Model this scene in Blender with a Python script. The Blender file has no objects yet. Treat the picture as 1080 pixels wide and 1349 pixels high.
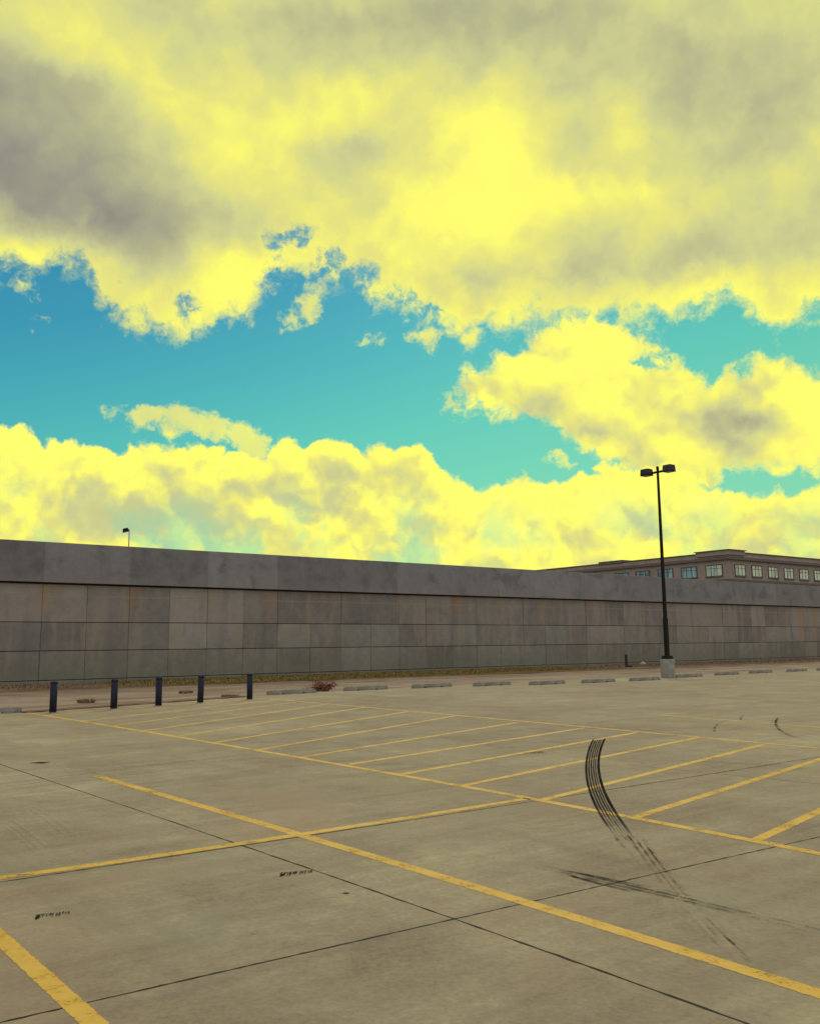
import bpy, bmesh, math, random
from mathutils import Vector, Matrix
random.seed(11)
SC = bpy.context.scene
COL = SC.collection
R = math.radians

DATA = {'joints': {'a1': [[-1.982, 4.145], [-1.594, 4.415], [-1.148, 4.726], [-0.63, 5.085], [-0.022, 5.505], [0.702, 6.003], [1.577, 6.604], [2.654, 7.342], [4.013, 8.271]], 'b1': [[-7.418, 14.923], [-4.229, 11.122], [-2.347, 8.861], [-1.112, 7.363], [-0.242, 6.297], [0.399, 5.5], [0.889, 4.882], [1.274, 4.389], [1.582, 3.986]], 'a2': [[-3.15, 6.461], [-2.534, 6.902], [-1.826, 7.413], [-1.0, 8.014], [-0.024, 8.73], [1.152, 9.598], [2.596, 10.67], [4.418, 12.031], [6.792, 13.812]], 'a3': [[-5.329, 10.785], [-0.565, 16.096]], 'b2': [[2.914, 12.35], [4.796, 10.517]]}, 'lines': {'row': [[-3.208, 6.577], [-2.815, 6.833], [-2.391, 7.119], [-1.932, 7.439], [-1.43, 7.8], [-0.877, 8.209], [-0.261, 8.678], [0.432, 9.218], [1.222, 9.847]], 'bay1': [[-4.028, 11.793], [-2.241, 9.649], [-1.012, 8.16], [-0.12, 7.065], [0.554, 6.227], [1.078, 5.564], [1.495, 5.027], [1.833, 4.584], [2.111, 4.212]], 'bay0': [[-3.065, 6.294], [-1.405, 4.225], [-1.209, 3.976]], 'C': [[-9.775, 23.015], [-6.791, 19.556], [-4.582, 16.965], [-2.89, 14.953], [-1.559, 13.346], [-0.489, 12.033], [0.384, 10.942], [1.108, 10.02], [1.714, 9.232], [2.226, 8.55], [2.662, 7.955], [3.036, 7.432], [3.359, 6.967]], 'D': [[-4.286, 27.573], [-2.565, 25.382], [-1.099, 23.51], [0.163, 21.892], [1.261, 20.479], [2.225, 19.236], [3.076, 18.132], [3.832, 17.147], [4.509, 16.262], [5.118, 15.461], [5.667, 14.735], [6.166, 14.073], [6.62, 13.466]], 'far': [[5.534, 20.393], [6.263, 19.396], [6.91, 18.457], [7.482, 17.575], [7.988, 16.746]], 'edge': [[-8.661, 21.671], [-7.75, 23.516], [-6.541, 25.233], [-5.037, 26.691], [-3.276, 27.753]], 'h00': [[2.842, 7.757], [4.606, 9.77]], 'h01': [[2.083, 8.767], [5.866, 13.033]], 'h02': [[1.322, 9.702], [5.554, 14.575]], 'h03': [[0.589, 10.744], [4.939, 15.773]], 'h04': [[-0.124, 11.692], [4.059, 16.633]], 'h05': [[-0.862, 12.665], [3.305, 17.573]], 'h06': [[-1.636, 13.453], [2.144, 18.831]], 'h07': [[-2.412, 14.441], [0.988, 20.681]], 'h08': [[-3.313, 15.587], [-0.041, 22.146]], 'h09': [[-4.23, 16.654], [-1.216, 23.562]], 'h10': [[-5.162, 17.719], [-2.312, 24.838]], 'h11': [[-6.143, 18.924], [-3.271, 25.898]], 'h12': [[-7.197, 20.107], [-3.973, 27.008]]}, 'tyre': {'tl': [[3.088, 15.709], [2.912, 15.024], [2.756, 14.388], [2.618, 13.797], [2.496, 13.248], [2.387, 12.738], [2.292, 12.264], [2.208, 11.824], [2.133, 11.414], [2.068, 11.033], [2.01, 10.678], [1.96, 10.348], [1.916, 10.04], [1.878, 9.754], [1.845, 9.487], [1.816, 9.239], [1.792, 9.008], [1.771, 8.793], [1.754, 8.593], [1.74, 8.408], [1.728, 8.236], [1.72, 8.076], [1.713, 7.929], [1.709, 7.793], [1.706, 7.668]], 'tr': [[3.354, 15.849], [3.147, 15.078], [2.97, 14.382], [2.816, 13.749], [2.683, 13.173], [2.569, 12.646], [2.469, 12.163], [2.383, 11.719], [2.308, 11.309], [2.243, 10.931], [2.187, 10.58], [2.138, 10.255], [2.096, 9.953], [2.059, 9.671], [2.027, 9.409], [1.999, 9.164], [1.974, 8.935], [1.953, 8.721], [1.934, 8.521], [1.917, 8.333], [1.902, 8.157], [1.888, 7.992], [1.875, 7.837], [1.863, 7.691], [1.852, 7.555]], 'tail1': [[1.761, 8.07], [1.754, 7.797], [1.747, 7.541], [1.74, 7.301], [1.732, 7.074], [1.724, 6.861], [1.716, 6.659], [1.708, 6.469], [1.7, 6.288]], 'tail2': [[1.915, 8.296], [1.87, 7.866], [1.832, 7.486], [1.801, 7.146], [1.775, 6.841], [1.754, 6.566], [1.737, 6.316], [1.724, 6.089], [1.713, 5.882], [1.705, 5.691], [1.7, 5.516], [1.697, 5.355], [1.697, 5.205], [1.698, 5.066], [1.7, 4.938], [1.705, 4.818], [1.711, 4.705]], 'tail3': [[1.887, 7.711], [1.85, 7.4], [1.822, 7.124], [1.801, 6.877], [1.786, 6.656], [1.777, 6.458], [1.773, 6.279], [1.774, 6.117], [1.779, 5.97]], 's1': [[0.678, 7.23], [0.819, 7.077], [0.954, 6.93], [1.083, 6.789], [1.207, 6.653], [1.326, 6.521], [1.44, 6.395], [1.549, 6.273], [1.654, 6.156], [1.755, 6.043], [1.851, 5.933], [1.944, 5.827], [2.034, 5.725], [2.12, 5.626], [2.202, 5.53], [2.282, 5.437], [2.359, 5.347], [2.433, 5.26], [2.504, 5.175]], 's2': [[1.057, 6.842], [1.146, 6.76], [1.233, 6.678], [1.317, 6.597], [1.399, 6.517], [1.479, 6.437], [1.556, 6.358], [1.631, 6.28], [1.703, 6.202], [1.773, 6.126], [1.841, 6.049], [1.907, 5.974], [1.971, 5.9]], 's3': [[1.09, 6.713], [1.145, 6.63], [1.2, 6.552], [1.254, 6.479], [1.308, 6.411], [1.362, 6.349], [1.416, 6.29], [1.469, 6.236], [1.523, 6.187]], 'r1': [[5.262, 15.979], [5.488, 16.745], [5.727, 17.425], [5.971, 18.009], [6.213, 18.496], [6.447, 18.889], [6.667, 19.2], [6.869, 19.446], [7.048, 19.647], [7.203, 19.826], [7.333, 20.009]], 'r2': [[6.689, 18.566], [6.797, 18.971], [6.928, 19.354], [7.071, 19.705], [7.218, 20.014], [7.357, 20.27], [7.477, 20.462], [7.565, 20.58], [7.609, 20.614]], 'r3': [[7.905, 19.794], [7.419, 18.73], [7.073, 17.88], [6.831, 17.192], [6.669, 16.63], [6.566, 16.168], [6.507, 15.784], [6.479, 15.462], [6.47, 15.191], [6.47, 14.958], [6.47, 14.754], [6.461, 14.573], [6.435, 14.406]], 'f1': [[-1.12, 12.081], [-0.886, 12.269], [-0.644, 12.455], [-0.394, 12.638], [-0.136, 12.818], [0.13, 12.993], [0.403, 13.164]], 'f2': [[0.869, 15.614], [1.055, 15.226], [1.234, 14.88], [1.407, 14.573], [1.577, 14.299], [1.743, 14.056], [1.907, 13.842]], 'f3': [[1.658, 13.674], [2.056, 13.926]], 'f4': [[1.638, 5.187], [1.66, 5.135], [1.676, 5.077], [1.688, 5.013], [1.695, 4.942], [1.697, 4.867], [1.695, 4.786]]}, 'patch': [[[-2.297, 5.728], [-2.115, 5.829], [-2.151, 5.925], [-2.349, 5.851]], [[-0.958, 6.693], [-0.723, 6.77], [-0.737, 6.901], [-0.976, 6.821]]], 'spots': [[-5.28, 13.105], [-0.451, 6.268], [-0.843, 4.336], [7.637, 19.98]], 'scuff': {'p1': [[-3.972, 8.994], [-3.8, 8.764], [-3.633, 8.534], [-3.473, 8.305], [-3.319, 8.078], [-3.171, 7.854], [-3.029, 7.634], [-2.894, 7.417], [-2.765, 7.205]], 'p2': [[-4.086, 9.739], [-3.921, 9.516], [-3.76, 9.291], [-3.604, 9.065], [-3.453, 8.839], [-3.307, 8.614], [-3.166, 8.391], [-3.03, 8.17], [-2.899, 7.952]], 'p3': [[-4.785, 10.755], [-4.608, 10.982], [-4.418, 11.21], [-4.217, 11.439], [-4.004, 11.668], [-3.778, 11.896], [-3.54, 12.124], [-3.29, 12.35], [-3.026, 12.573]], 'p4': [[0.988, 8.292], [1.506, 8.541]], 'p5': [[-2.874, 9.681], [-2.727, 9.502], [-2.583, 9.313], [-2.441, 9.115], [-2.303, 8.911], [-2.168, 8.702], [-2.038, 8.489], [-1.913, 8.274], [-1.793, 8.058]]}, 'boll': [[-8.866, 22.644], [-7.739, 23.789], [-6.858, 24.805], [-5.986, 25.924], [-4.832, 27.302]], 'ws': [[-10.489, 22.347], [-3.95, 30.16], [-1.605, 32.16], [0.756, 33.636], [3.061, 34.691], [5.234, 35.224], [7.466, 36.448], [9.665, 37.8], [12.415, 40.874], [14.918, 43.123], [17.308, 45.176], [19.81, 46.853], [21.951, 48.158]], 'plants': {'shrub': [-3.104, 31.9], 't1': [-9.494, 26.704], 't2': [-7.701, 31.181], 't3': [-5.71, 28.745], 'post': [12.842, 54.352], 'stone': [15.165, 59.723]}, 'bcorner': [[44.36, 125.0], 14.01]}
SKY = {'deck': [[-28.05, 21.53], [-25.61, 21.94], [-24.29, 21.17], [-23.05, 22.11], [-20.85, 22.4], [-19.94, 20.12], [-17.53, 19.16], [-14.93, 18.46], [-12.35, 20.18], [-10.17, 20.76], [-9.45, 21.85], [-8.36, 22.48], [-6.96, 22.27], [-4.95, 21.96], [-2.92, 21.44], [-0.9, 21.18], [1.13, 20.79], [3.12, 19.22], [4.21, 18.39], [5.13, 19.39], [8.13, 19.63], [11.09, 19.63], [16.32, 19.0], [18.67, 19.74], [20.49, 19.87], [22.2, 18.94], [23.05, 17.34], [24.3, 18.13], [25.58, 18.37], [27.99, 17.99]], 'bank': [[-27.48, 12.52], [-25.07, 12.53], [-22.99, 12.67], [-21.24, 11.81], [-19.89, 10.81], [-19.27, 11.76], [-17.28, 12.43], [-15.0, 12.82], [-12.17, 12.57], [-10.02, 12.17], [-9.19, 11.71], [-8.33, 12.69], [-5.4, 13.22], [-2.93, 12.66], [-0.96, 12.03], [1.02, 11.87], [2.98, 10.97], [5.41, 9.76], [7.85, 9.98], [10.27, 10.66], [12.67, 11.21], [15.44, 10.77], [17.24, 10.2], [20.28, 9.17], [21.57, 9.08], [24.9, 9.01], [27.3, 9.07]], 'midtop': [[-40, 13.0], [2.2, 13.0], [2.96, 15.68], [3.83, 16.85], [5.58, 17.17], [7.61, 18.72], [10.13, 20.2], [12.33, 20.27], [14.41, 18.45], [16.25, 17.65], [17.79, 16.37], [18.87, 15.36], [20.25, 15.98], [22.04, 16.45], [24.13, 15.76], [25.3, 14.6], [27.59, 12.93]], 'midbot': [[-40, 18.0], [2.2, 18.0], [2.96, 15.68], [5.03, 14.91], [6.99, 14.22], [8.92, 13.57], [10.82, 12.53], [11.98, 11.62], [13.34, 10.42], [15.84, 9.44], [18.53, 9.28], [20.54, 9.84], [22.06, 10.04], [24.96, 9.8], [27.34, 9.58]]}

# ------------------------------------------------------------------ node helpers
class NT:
    """small expression helper round a node tree"""
    def __init__(s, tree): s.t = tree; s.n = tree.nodes; s.l = tree.links
    def put(s, sock, v):
        if v is None: return
        if isinstance(v, bpy.types.NodeSocket): s.l.new(v, sock)
        else:
            if sock.type == 'RGBA' and len(v) == 3: v = (*v, 1)
            sock.default_value = v
    def m(s, op, a, b=None, c=None, clamp=False):
        n = s.n.new('ShaderNodeMath'); n.operation = op; n.use_clamp = clamp
        for i, v in enumerate((a, b, c)): s.put(n.inputs[i], v)
        return n.outputs[0]
    def add(s, a, b): return s.m('ADD', a, b)
    def sub(s, a, b): return s.m('SUBTRACT', a, b)
    def mul(s, a, b): return s.m('MULTIPLY', a, b)
    def vm(s, op, a, b=None, scale=None):
        n = s.n.new('ShaderNodeVectorMath'); n.operation = op
        s.put(n.inputs[0], a)
        if b is not None: s.put(n.inputs[1], b)
        if scale is not None: s.put(n.inputs['Scale'], scale)
        return n.outputs['Value'] if op in ('LENGTH', 'DOT_PRODUCT', 'DISTANCE') else n.outputs['Vector']
    def xyz(s, v):
        n = s.n.new('ShaderNodeSeparateXYZ'); s.put(n.inputs[0], v); return n.outputs
    def comb(s, x, y, z=0.0):
        n = s.n.new('ShaderNodeCombineXYZ')
        for i, v in enumerate((x, y, z)): s.put(n.inputs[i], v)
        return n.outputs[0]
    def noise(s, vec, scale, detail=4, rough=.5, dist=0.0, lac=2.0, col=False):
        n = s.n.new('ShaderNodeTexNoise'); s.put(n.inputs['Vector'], vec)
        for k, v in (('Scale', scale), ('Detail', detail), ('Roughness', rough), ('Distortion', dist), ('Lacunarity', lac)):
            s.put(n.inputs[k], v)
        return n.outputs['Color'] if col else n.outputs[0]
    def voro(s, vec, scale, feature='F1', out='Distance'):
        n = s.n.new('ShaderNodeTexVoronoi'); n.feature = feature; s.put(n.inputs['Vector'], vec); s.put(n.inputs['Scale'], scale)
        return n.outputs[out]
    def white(s, vec):
        n = s.n.new('ShaderNodeTexWhiteNoise'); s.put(n.inputs['Vector'], vec); return n.outputs['Value']
    def step(s, v, a, b, lo=0.0, hi=1.0, kind='SMOOTHSTEP'):
        n = s.n.new('ShaderNodeMapRange'); n.interpolation_type = kind; n.clamp = True
        for i, q in enumerate((v, a, b, lo, hi)): s.put(n.inputs[i], q)
        return n.outputs[0]
    def mix(s, f, a, b, mode='MIX'):
        n = s.n.new('ShaderNodeMix'); n.data_type = 'RGBA'; n.blend_type = mode
        s.put(n.inputs[0], f); s.put(n.inputs[6], a); s.put(n.inputs[7], b)
        return n.outputs[2]
    def fmix(s, f, a, b):
        n = s.n.new('ShaderNodeMix'); n.data_type = 'FLOAT'
        s.put(n.inputs[0], f); s.put(n.inputs[2], a); s.put(n.inputs[3], b)
        return n.outputs[0]
    def ramp(s, f, stops, interp='LINEAR'):
        n = s.n.new('ShaderNodeValToRGB'); n.color_ramp.interpolation = interp
        e = n.color_ramp.elements
        while len(e) < len(stops): e.new(.5)
        for q, (p, c) in zip(e, stops):
            q.position = p; q.color = (*c, 1) if len(c) == 3 else c
        s.put(n.inputs[0], f); return n.outputs[0]
    def attr(s, name, out='Fac'):
        n = s.n.new('ShaderNodeAttribute'); n.attribute_name = name; return n.outputs[out]
    def obj(s):
        return s.n.new('ShaderNodeTexCoord').outputs['Object']
    def pos(s):
        return s.n.new('ShaderNodeNewGeometry').outputs['Position']
    def bump(s, h, strength=.3, dist=.01):
        n = s.n.new('ShaderNodeBump'); n.inputs['Strength'].default_value = strength; n.inputs['Distance'].default_value = dist
        s.put(n.inputs['Height'], h); return n.outputs[0]
    def curve(s, x, pts):
        n = s.n.new('ShaderNodeFloatCurve'); c = n.mapping.curves[0]
        while len(c.points) < len(pts): c.points.new(.5, .5)
        for p, (a, b) in zip(c.points, pts):
            p.location = (a, b); p.handle_type = 'VECTOR'
        n.mapping.update(); s.put(n.inputs['Value'], x); return n.outputs[0]

def new_mat(name):
    m = bpy.data.materials.new(name); m.use_nodes = True
    t = NT(m.node_tree); t.n.clear()
    out = t.n.new('ShaderNodeOutputMaterial')
    b = t.n.new('ShaderNodeBsdfPrincipled'); t.l.new(b.outputs[0], out.inputs[0])
    b.inputs['Specular IOR Level'].default_value = .25
    return m, t, b, out
def cut(t, b, out, fac):
    tr = t.n.new('ShaderNodeBsdfTransparent'); mx = t.n.new('ShaderNodeMixShader')
    t.put(mx.inputs[0], fac); t.l.new(tr.outputs[0], mx.inputs[1]); t.l.new(b.outputs[0], mx.inputs[2]); t.l.new(mx.outputs[0], out.inputs[0])

# frame of the wall / lot: d runs along the wall, n points from the lot to the wall
P0 = Vector((-16.67, 36.94, 0)); DV = Vector((.7974, .6035, 0)); NV = Vector((-.6035, .7974, 0))
def F(s, off, z=0.0): return P0 + DV*s + NV*off + Vector((0, 0, z))
WALL_ROT = math.atan2(DV.y, DV.x)
JX = Vector((.24, 5.69, 0)); DA = Vector((.8195, .573, 0)).normalized(); DB = Vector((-.6265, .7794, 0)).normalized()

# ------------------------------------------------------------------ materials
def mat_pavement():
    m, t, b, o = new_mat('weathered_concrete')
    p = t.pos()
    u = t.vm('DOT_PRODUCT', t.vm('SUBTRACT', p, tuple(JX)), tuple(DA))
    v = t.vm('DOT_PRODUCT', t.vm('SUBTRACT', p, tuple(JX)), tuple(DB))
    cell = t.comb(t.m('FLOOR', t.m('DIVIDE', u, 6.05)), t.m('FLOOR', t.m('DIVIDE', v, 2.65)), 0.0)
    slab = t.white(cell)
    big = t.noise(p, .22, 5, .6, .4)
    med = t.noise(p, 1.1, 8, .68, .6)
    fine = t.noise(p, 26, 4, .7)
    uv = t.comb(t.mul(u, .35), t.mul(v, 5.0), 0.0)
    streak = t.noise(uv, 1.3, 5, .6, .2)
    f = t.add(t.add(t.mul(t.sub(slab, .5), .12), t.mul(t.sub(big, .5), 1.0)), t.add(t.mul(t.sub(med, .5), 1.0), t.mul(t.sub(streak, .5), .5)))
    f = t.add(f, t.add(.5, t.add(t.mul(t.sub(fine, .5), .85), t.mul(t.sub(t.noise(p, 6, 5, .7), .5), .4))))
    c = t.ramp(f, [(.0, (.165, .126, .09)), (.38, (.268, .216, .150)), (.6, (.318, .264, .178)), (.95, (.43, .375, .25))])
    # grey-green damp stains and pale cement scuffs with outlines of their own
    st = t.step(t.noise(p, .55, 7, .65, 1.2), .56, .70)
    c = t.mix(t.mul(st, .5), c, (.245, .232, .175))
    ol = t.step(t.noise(t.vm('ADD', p, (80, 9, 0)), .33, 5, .6, .6), .50, .66)
    c = t.mix(t.mul(ol, .35), c, (.315, .285, .165))
    warm = t.step(t.noise(t.vm('ADD', p, (31, 7, 0)), .4, 6, .6, .8), .52, .68)
    c = t.mix(t.mul(warm, .45), c, (.315, .222, .145))
    pale = t.step(t.noise(t.vm('ADD', p, (5, 70, 0)), .75, 8, .7, 1.0), .60, .72)
    c = t.mix(t.mul(pale, .34), c, (.42, .385, .25))
    grit = t.noise(p, 75, 3, .75)
    c = t.mix(t.step(grit, .60, .74, 0.0, .55), c, (.12, .098, .07)); c = t.mix(t.step(grit, .40, .27, 0.0, .45), c, (.47, .42, .30))
    trk = t.noise(t.comb(t.mul(u, .12), t.mul(v, 1.7), 4.0), 1.0, 5, .6, .8)
    c = t.mix(t.step(trk, .56, .72, 0.0, .30), c, (.17, .145, .105))
    trk2 = t.noise(t.comb(t.mul(u, 1.5), t.mul(v, .13), 9.0), 1.0, 5, .6, .9)
    c = t.mix(t.step(trk2, .58, .74, 0.0, .26), c, (.18, .15, .11))
    # dirt along the slab joints and small oil spots
    dv = t.m('ABSOLUTE', t.sub(t.m('FRACT', t.add(t.m('DIVIDE', v, 2.65), .5)), .5))
    jl = t.step(t.add(dv, t.mul(t.sub(med, .5), .07)), 0.0, .045, 1.0, 0.0)
    c = t.mix(t.mul(jl, .22), c, (.16, .145, .12))
    sp = t.step(t.voro(p, 1.7), .015, .04, 1.0, 0.0)
    sp = t.mul(sp, t.step(t.noise(p, .9, 2), .5, .6))
    c = t.mix(t.mul(sp, .5), c, (.09, .08, .07))
    t.put(b.inputs['Base Color'], c)
    t.put(b.inputs['Roughness'], t.fmix(med, .85, 1.0)); b.inputs['Specular IOR Level'].default_value = .10
    t.put(b.inputs['Normal'], t.bump(t.add(fine, t.mul(streak, .6)), .35, .006))
    return m
def mat_paint():
    m, t, b, o = new_mat('worn_yellow_paint')
    p = t.pos()
    n = t.noise(p, 1.6, 6, .65); n2 = t.noise(p, 38, 5, .7); n3 = t.noise(p, 7, 5, .65)
    c = t.ramp(t.add(t.mul(n, .6), t.mul(n3, .4)), [(.3, (.46, .265, .035)), (.52, (.60, .365, .055)), (.75, (.66, .43, .10))])
    t.put(b.inputs['Base Color'], c); b.inputs['Roughness'].default_value = .75
    wear = t.add(t.mul(n2, .5), t.add(t.mul(n, .28), t.mul(n3, .34)))
    e = t.attr('fade'); er = t.noise(p, 21, 5, .75)
    edge_ = t.step(e, t.mul(t.sub(er, .32), .55), t.add(t.mul(t.sub(er, .32), .55), .10))
    cut(t, b, o, t.mul(t.step(wear, .43, .55, .30, 1.0), edge_))
    return m
def mat_rubber():
    m, t, b, o = new_mat('black_tyre_rubber')
    p = t.pos(); fd = t.attr('fade')
    t.n.remove(b); b = t.n.new('ShaderNodeBsdfDiffuse')
    t.put(b.inputs['Color'], (.018, .016, .020))
    n = t.noise(p, 30, 5, .75); n2 = t.noise(p, 5, 4, .6); n3 = t.noise(p, 120, 2, .6)
    v = t.add(t.mul(n, .5), t.add(t.mul(n2, .25), t.mul(n3, .25)))
    th = t.sub(.70, t.mul(fd, .55))
    cut(t, b, o, t.mul(t.step(v, t.sub(th, .10), t.add(th, .12)), t.m('MINIMUM', t.mul(fd, 1.05), .95)))
    return m
def mat_joint():
    m, t, b, o = new_mat('dark_joint_sealant')
    p = t.pos(); n = t.noise(p, 9, 5, .7)
    t.put(b.inputs['Base Color'], t.ramp(n, [(.3, (.010, .008, .007)), (.7, (.035, .026, .018))])); b.inputs['Roughness'].default_value = .9
    cut(t, b, o, t.mul(t.attr('fade'), t.step(t.noise(p, 22, 4, .7), .22, .36)))
    return m
def mat_dirt():
    m, t, b, o = new_mat('reddish_dirt')
    p = t.pos(); a = t.noise(p, .5, 8, .7, .5); g = t.noise(p, 12, 5, .75)
    off = t.vm('DOT_PRODUCT', t.vm('SUBTRACT', p, tuple(P0)), tuple(NV)); s = t.vm('DOT_PRODUCT', t.vm('SUBTRACT', p, tuple(P0)), tuple(DV))
    band = t.noise(t.comb(t.mul(s, .12), t.mul(off, 1.1), 0.0), 1.0, 5, .6)
    f = t.add(t.mul(a, .4), t.add(t.mul(g, .25), t.mul(band, .45)))
    c = t.ramp(f, [(.36, (.10, .065, .043)), (.5, (.215, .15, .108)), (.6, (.30, .225, .165)), (.75, (.36, .29, .215))])
    t.put(b.inputs['Base Color'], c); b.inputs['Roughness'].default_value = 1
    t.put(b.inputs['Normal'], t.bump(g, .6, .03))
    return m
def mat_ground():
    m, t, b, o = new_mat('rough_ground')
    p = t.pos(); a = t.noise(p, .05, 8, .7, .5)
    t.put(b.inputs['Base Color'], t.ramp(a, [(.3, (.07, .07, .035)), (.6, (.16, .14, .08))])); b.inputs['Roughness'].default_value = 1
    return m
def mat_bank():
    m, t, b, o = new_mat('dry_bank_soil')
    p = t.pos(); a = t.noise(p, .9, 7, .7, .4); g = t.noise(p, 9, 5, .7)
    s = t.vm('DOT_PRODUCT', t.vm('SUBTRACT', p, tuple(P0)), tuple(DV))
    green = t.ramp(t.add(t.mul(a, .6), t.mul(g, .4)), [(.35, (.085, .06, .025)), (.6, (.19, .135, .05))])
    red = t.ramp(t.add(t.mul(a, .6), t.mul(g, .4)), [(.35, (.11, .06, .035)), (.6, (.24, .15, .09))])
    k = t.step(t.add(s, t.mul(t.sub(a, .5), 8)), 27, 34)
    k2 = t.step(t.add(s, t.mul(t.sub(a, .5), 6)), 2, 7, 1.0, 0.0)
    t.put(b.inputs['Base Color'], t.mix(t.m('MAXIMUM', k, k2), green, red)); b.inputs['Roughness'].default_value = 1
    t.put(b.inputs['Normal'], t.bump(g, .6, .03))
    return m
def mat_wall(coping=False):
    m, t, b, o = new_mat('stained_concrete_coping' if coping else 'stained_concrete_panels')
    p = t.obj(); x, y, z = t.xyz(p)
    tone = t.attr('tone'); hue = t.attr('hue')
    big = t.noise(p, .45, 6, .65, .6); med = t.noise(p, 2.2, 7, .7, .4); fine = t.noise(p, 17, 4, .7)
    run = t.noise(t.comb(t.mul(x, 1.9), 0.0, t.mul(z, .22)), 1.0, 3, .55, .3)
    f = t.add(t.add(t.mul(t.sub(tone, .5), .55), t.mul(t.sub(big, .5), .55)), t.add(t.mul(t.sub(med, .5), .6), t.mul(t.sub(fine, .5), .25)))
    f = t.add(.5, f)
    if coping:
        c = t.ramp(f, [(.1, (.128, .121, .122)), (.5, (.222, .206, .192)), (.9, (.31, .292, .272))])
        # dark damp blots hanging from the top edge
        bl = t.step(t.noise(t.comb(t.mul(x, .75), 3.0, t.mul(z, .9)), 1.0, 6, .62, .4), .49, .66)
        c = t.mix(t.mul(bl, .52), c, (.105, .097, .103))
        c = t.mix(t.mul(t.step(run, .5, .7), .25), c, (.27, .24, .215))
        low = t.mul(t.step(t.add(z, t.mul(t.sub(med, .5), 1.2)), 4.3, 4.9, 1.0, 0.0), .3)
        c = t.mix(low, c, (.27, .235, .205))
    else:
        lj = t.step(t.m('ABSOLUTE', t.sub(z, 3.74)), .02, .045, 1.0, 0.0)
        cg = t.ramp(f, [(.1, (.15, .142, .12)), (.5, (.262, .238, .190)), (.9, (.35, .333, .272))])
        cb = t.ramp(f, [(.1, (.165, .132, .112)), (.5, (.258, .222, .182)), (.9, (.35, .30, .245))])
        c = t.mix(hue, cg, cb)
        c = t.mix(t.mul(t.step(run, .50, .75), .35), c, (.15, .138, .128))
        c = t.mix(t.mul(t.step(run, .36, .50, 1.0, 0.0), .40), c, (.345, .285, .19))
        blot = t.step(t.noise(t.vm('ADD', p, (50, 0, 9)), .7, 6, .65, .6), .55, .70)
        c = t.mix(t.mul(blot, .5), c, (.165, .16, .16))
        # moss and splash dirt on the lowest courses
        mo = t.mul(t.step(t.add(z, t.mul(t.sub(med, .5), 2.2)), .1, 2.3, 1.0, 0.0), .55)
        c = t.mix(mo, c, (.17, .165, .108))
        # rust runs leaking from the joints under the coping, each with its own length
        rust = None
        for s0, w, ln, k in ((1.62, .34, 2.0, .85), (2.15, .2, 1.2, .5), (5.22, .10, 2.6, 1.0), (5.4, .22, 1.4, .5), (8.95, .12, 2.2, .6), (12.25, .30, 1.9, .75), (12.62, .07, 1.7, .9), (15.3, .07, 1.1, .7), (16.5, .25, 1.3, .4), (18.2, .09, 1.4, .6), (20.2, .2, 1.8, .6), (24.2, .5, 1.7, .7), (27.6, .3, 1.6, .6), (31.2, .3, 2.2, .6), (35.4, .4, 1.5, .55), (43.5, .5, 1.4, .35), (49, .4, 1.8, .4), (60.7, .4, 5.0, .75), (62.8, .4, 5.0, .6)):
            g = t.m('EXPONENT', t.mul(t.m('POWER', t.m('DIVIDE', t.add(t.sub(x, s0), t.mul(t.sub(med, .5), w)), w), 2.0), -1.0))
            g = t.mul(t.mul(g, k), t.step(z, 4.25-ln, 4.25, 0.0, 1.0))
            rust = g if rust is None else t.m('MAXIMUM', rust, g)
        rust = t.mul(rust, t.step(run, .25, .6, .65, 1.0))
        c = t.mix(t.m('MINIMUM', rust, .92), c, t.ramp(t.noise(t.comb(t.mul(x, .8), 0.0, 0.0), 1.0, 2, .5), [(.4, (.36, .185, .095)), (.6, (.35, .25, .13))]))
        c = t.mix(t.mul(lj, .4), c, (.40, .38, .33))
    t.put(b.inputs['Base Color'], c); b.inputs['Roughness'].default_value = .92
    t.put(b.inputs['Normal'], t.bump(t.add(fine, t.mul(med, .7)), .35, .015))
    return m
def simple(name, stops, scale=6, rough=.6, bump=0.0, spec=.3, metal=0.0, detail=6):
    m, t, b, o = new_mat(name)
    p = t.obj(); n = t.noise(p, scale, detail, .65, .3)
    t.put(b.inputs['Base Color'], t.ramp(n, stops)); b.inputs['Roughness'].default_value = rough
    b.inputs['Specular IOR Level'].default_value = spec; b.inputs['Metallic'].default_value = metal
    if bump: t.put(b.inputs['Normal'], t.bump(t.noise(p, scale*4, 5, .7), bump, .01))
    return m
def mat_leafy(name, stops):
    m, t, b, o = new_mat(name)
    t.put(b.inputs['Base Color'], t.ramp(t.attr('tone'), stops)); b.inputs['Roughness'].default_value = .8
    return m
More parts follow.
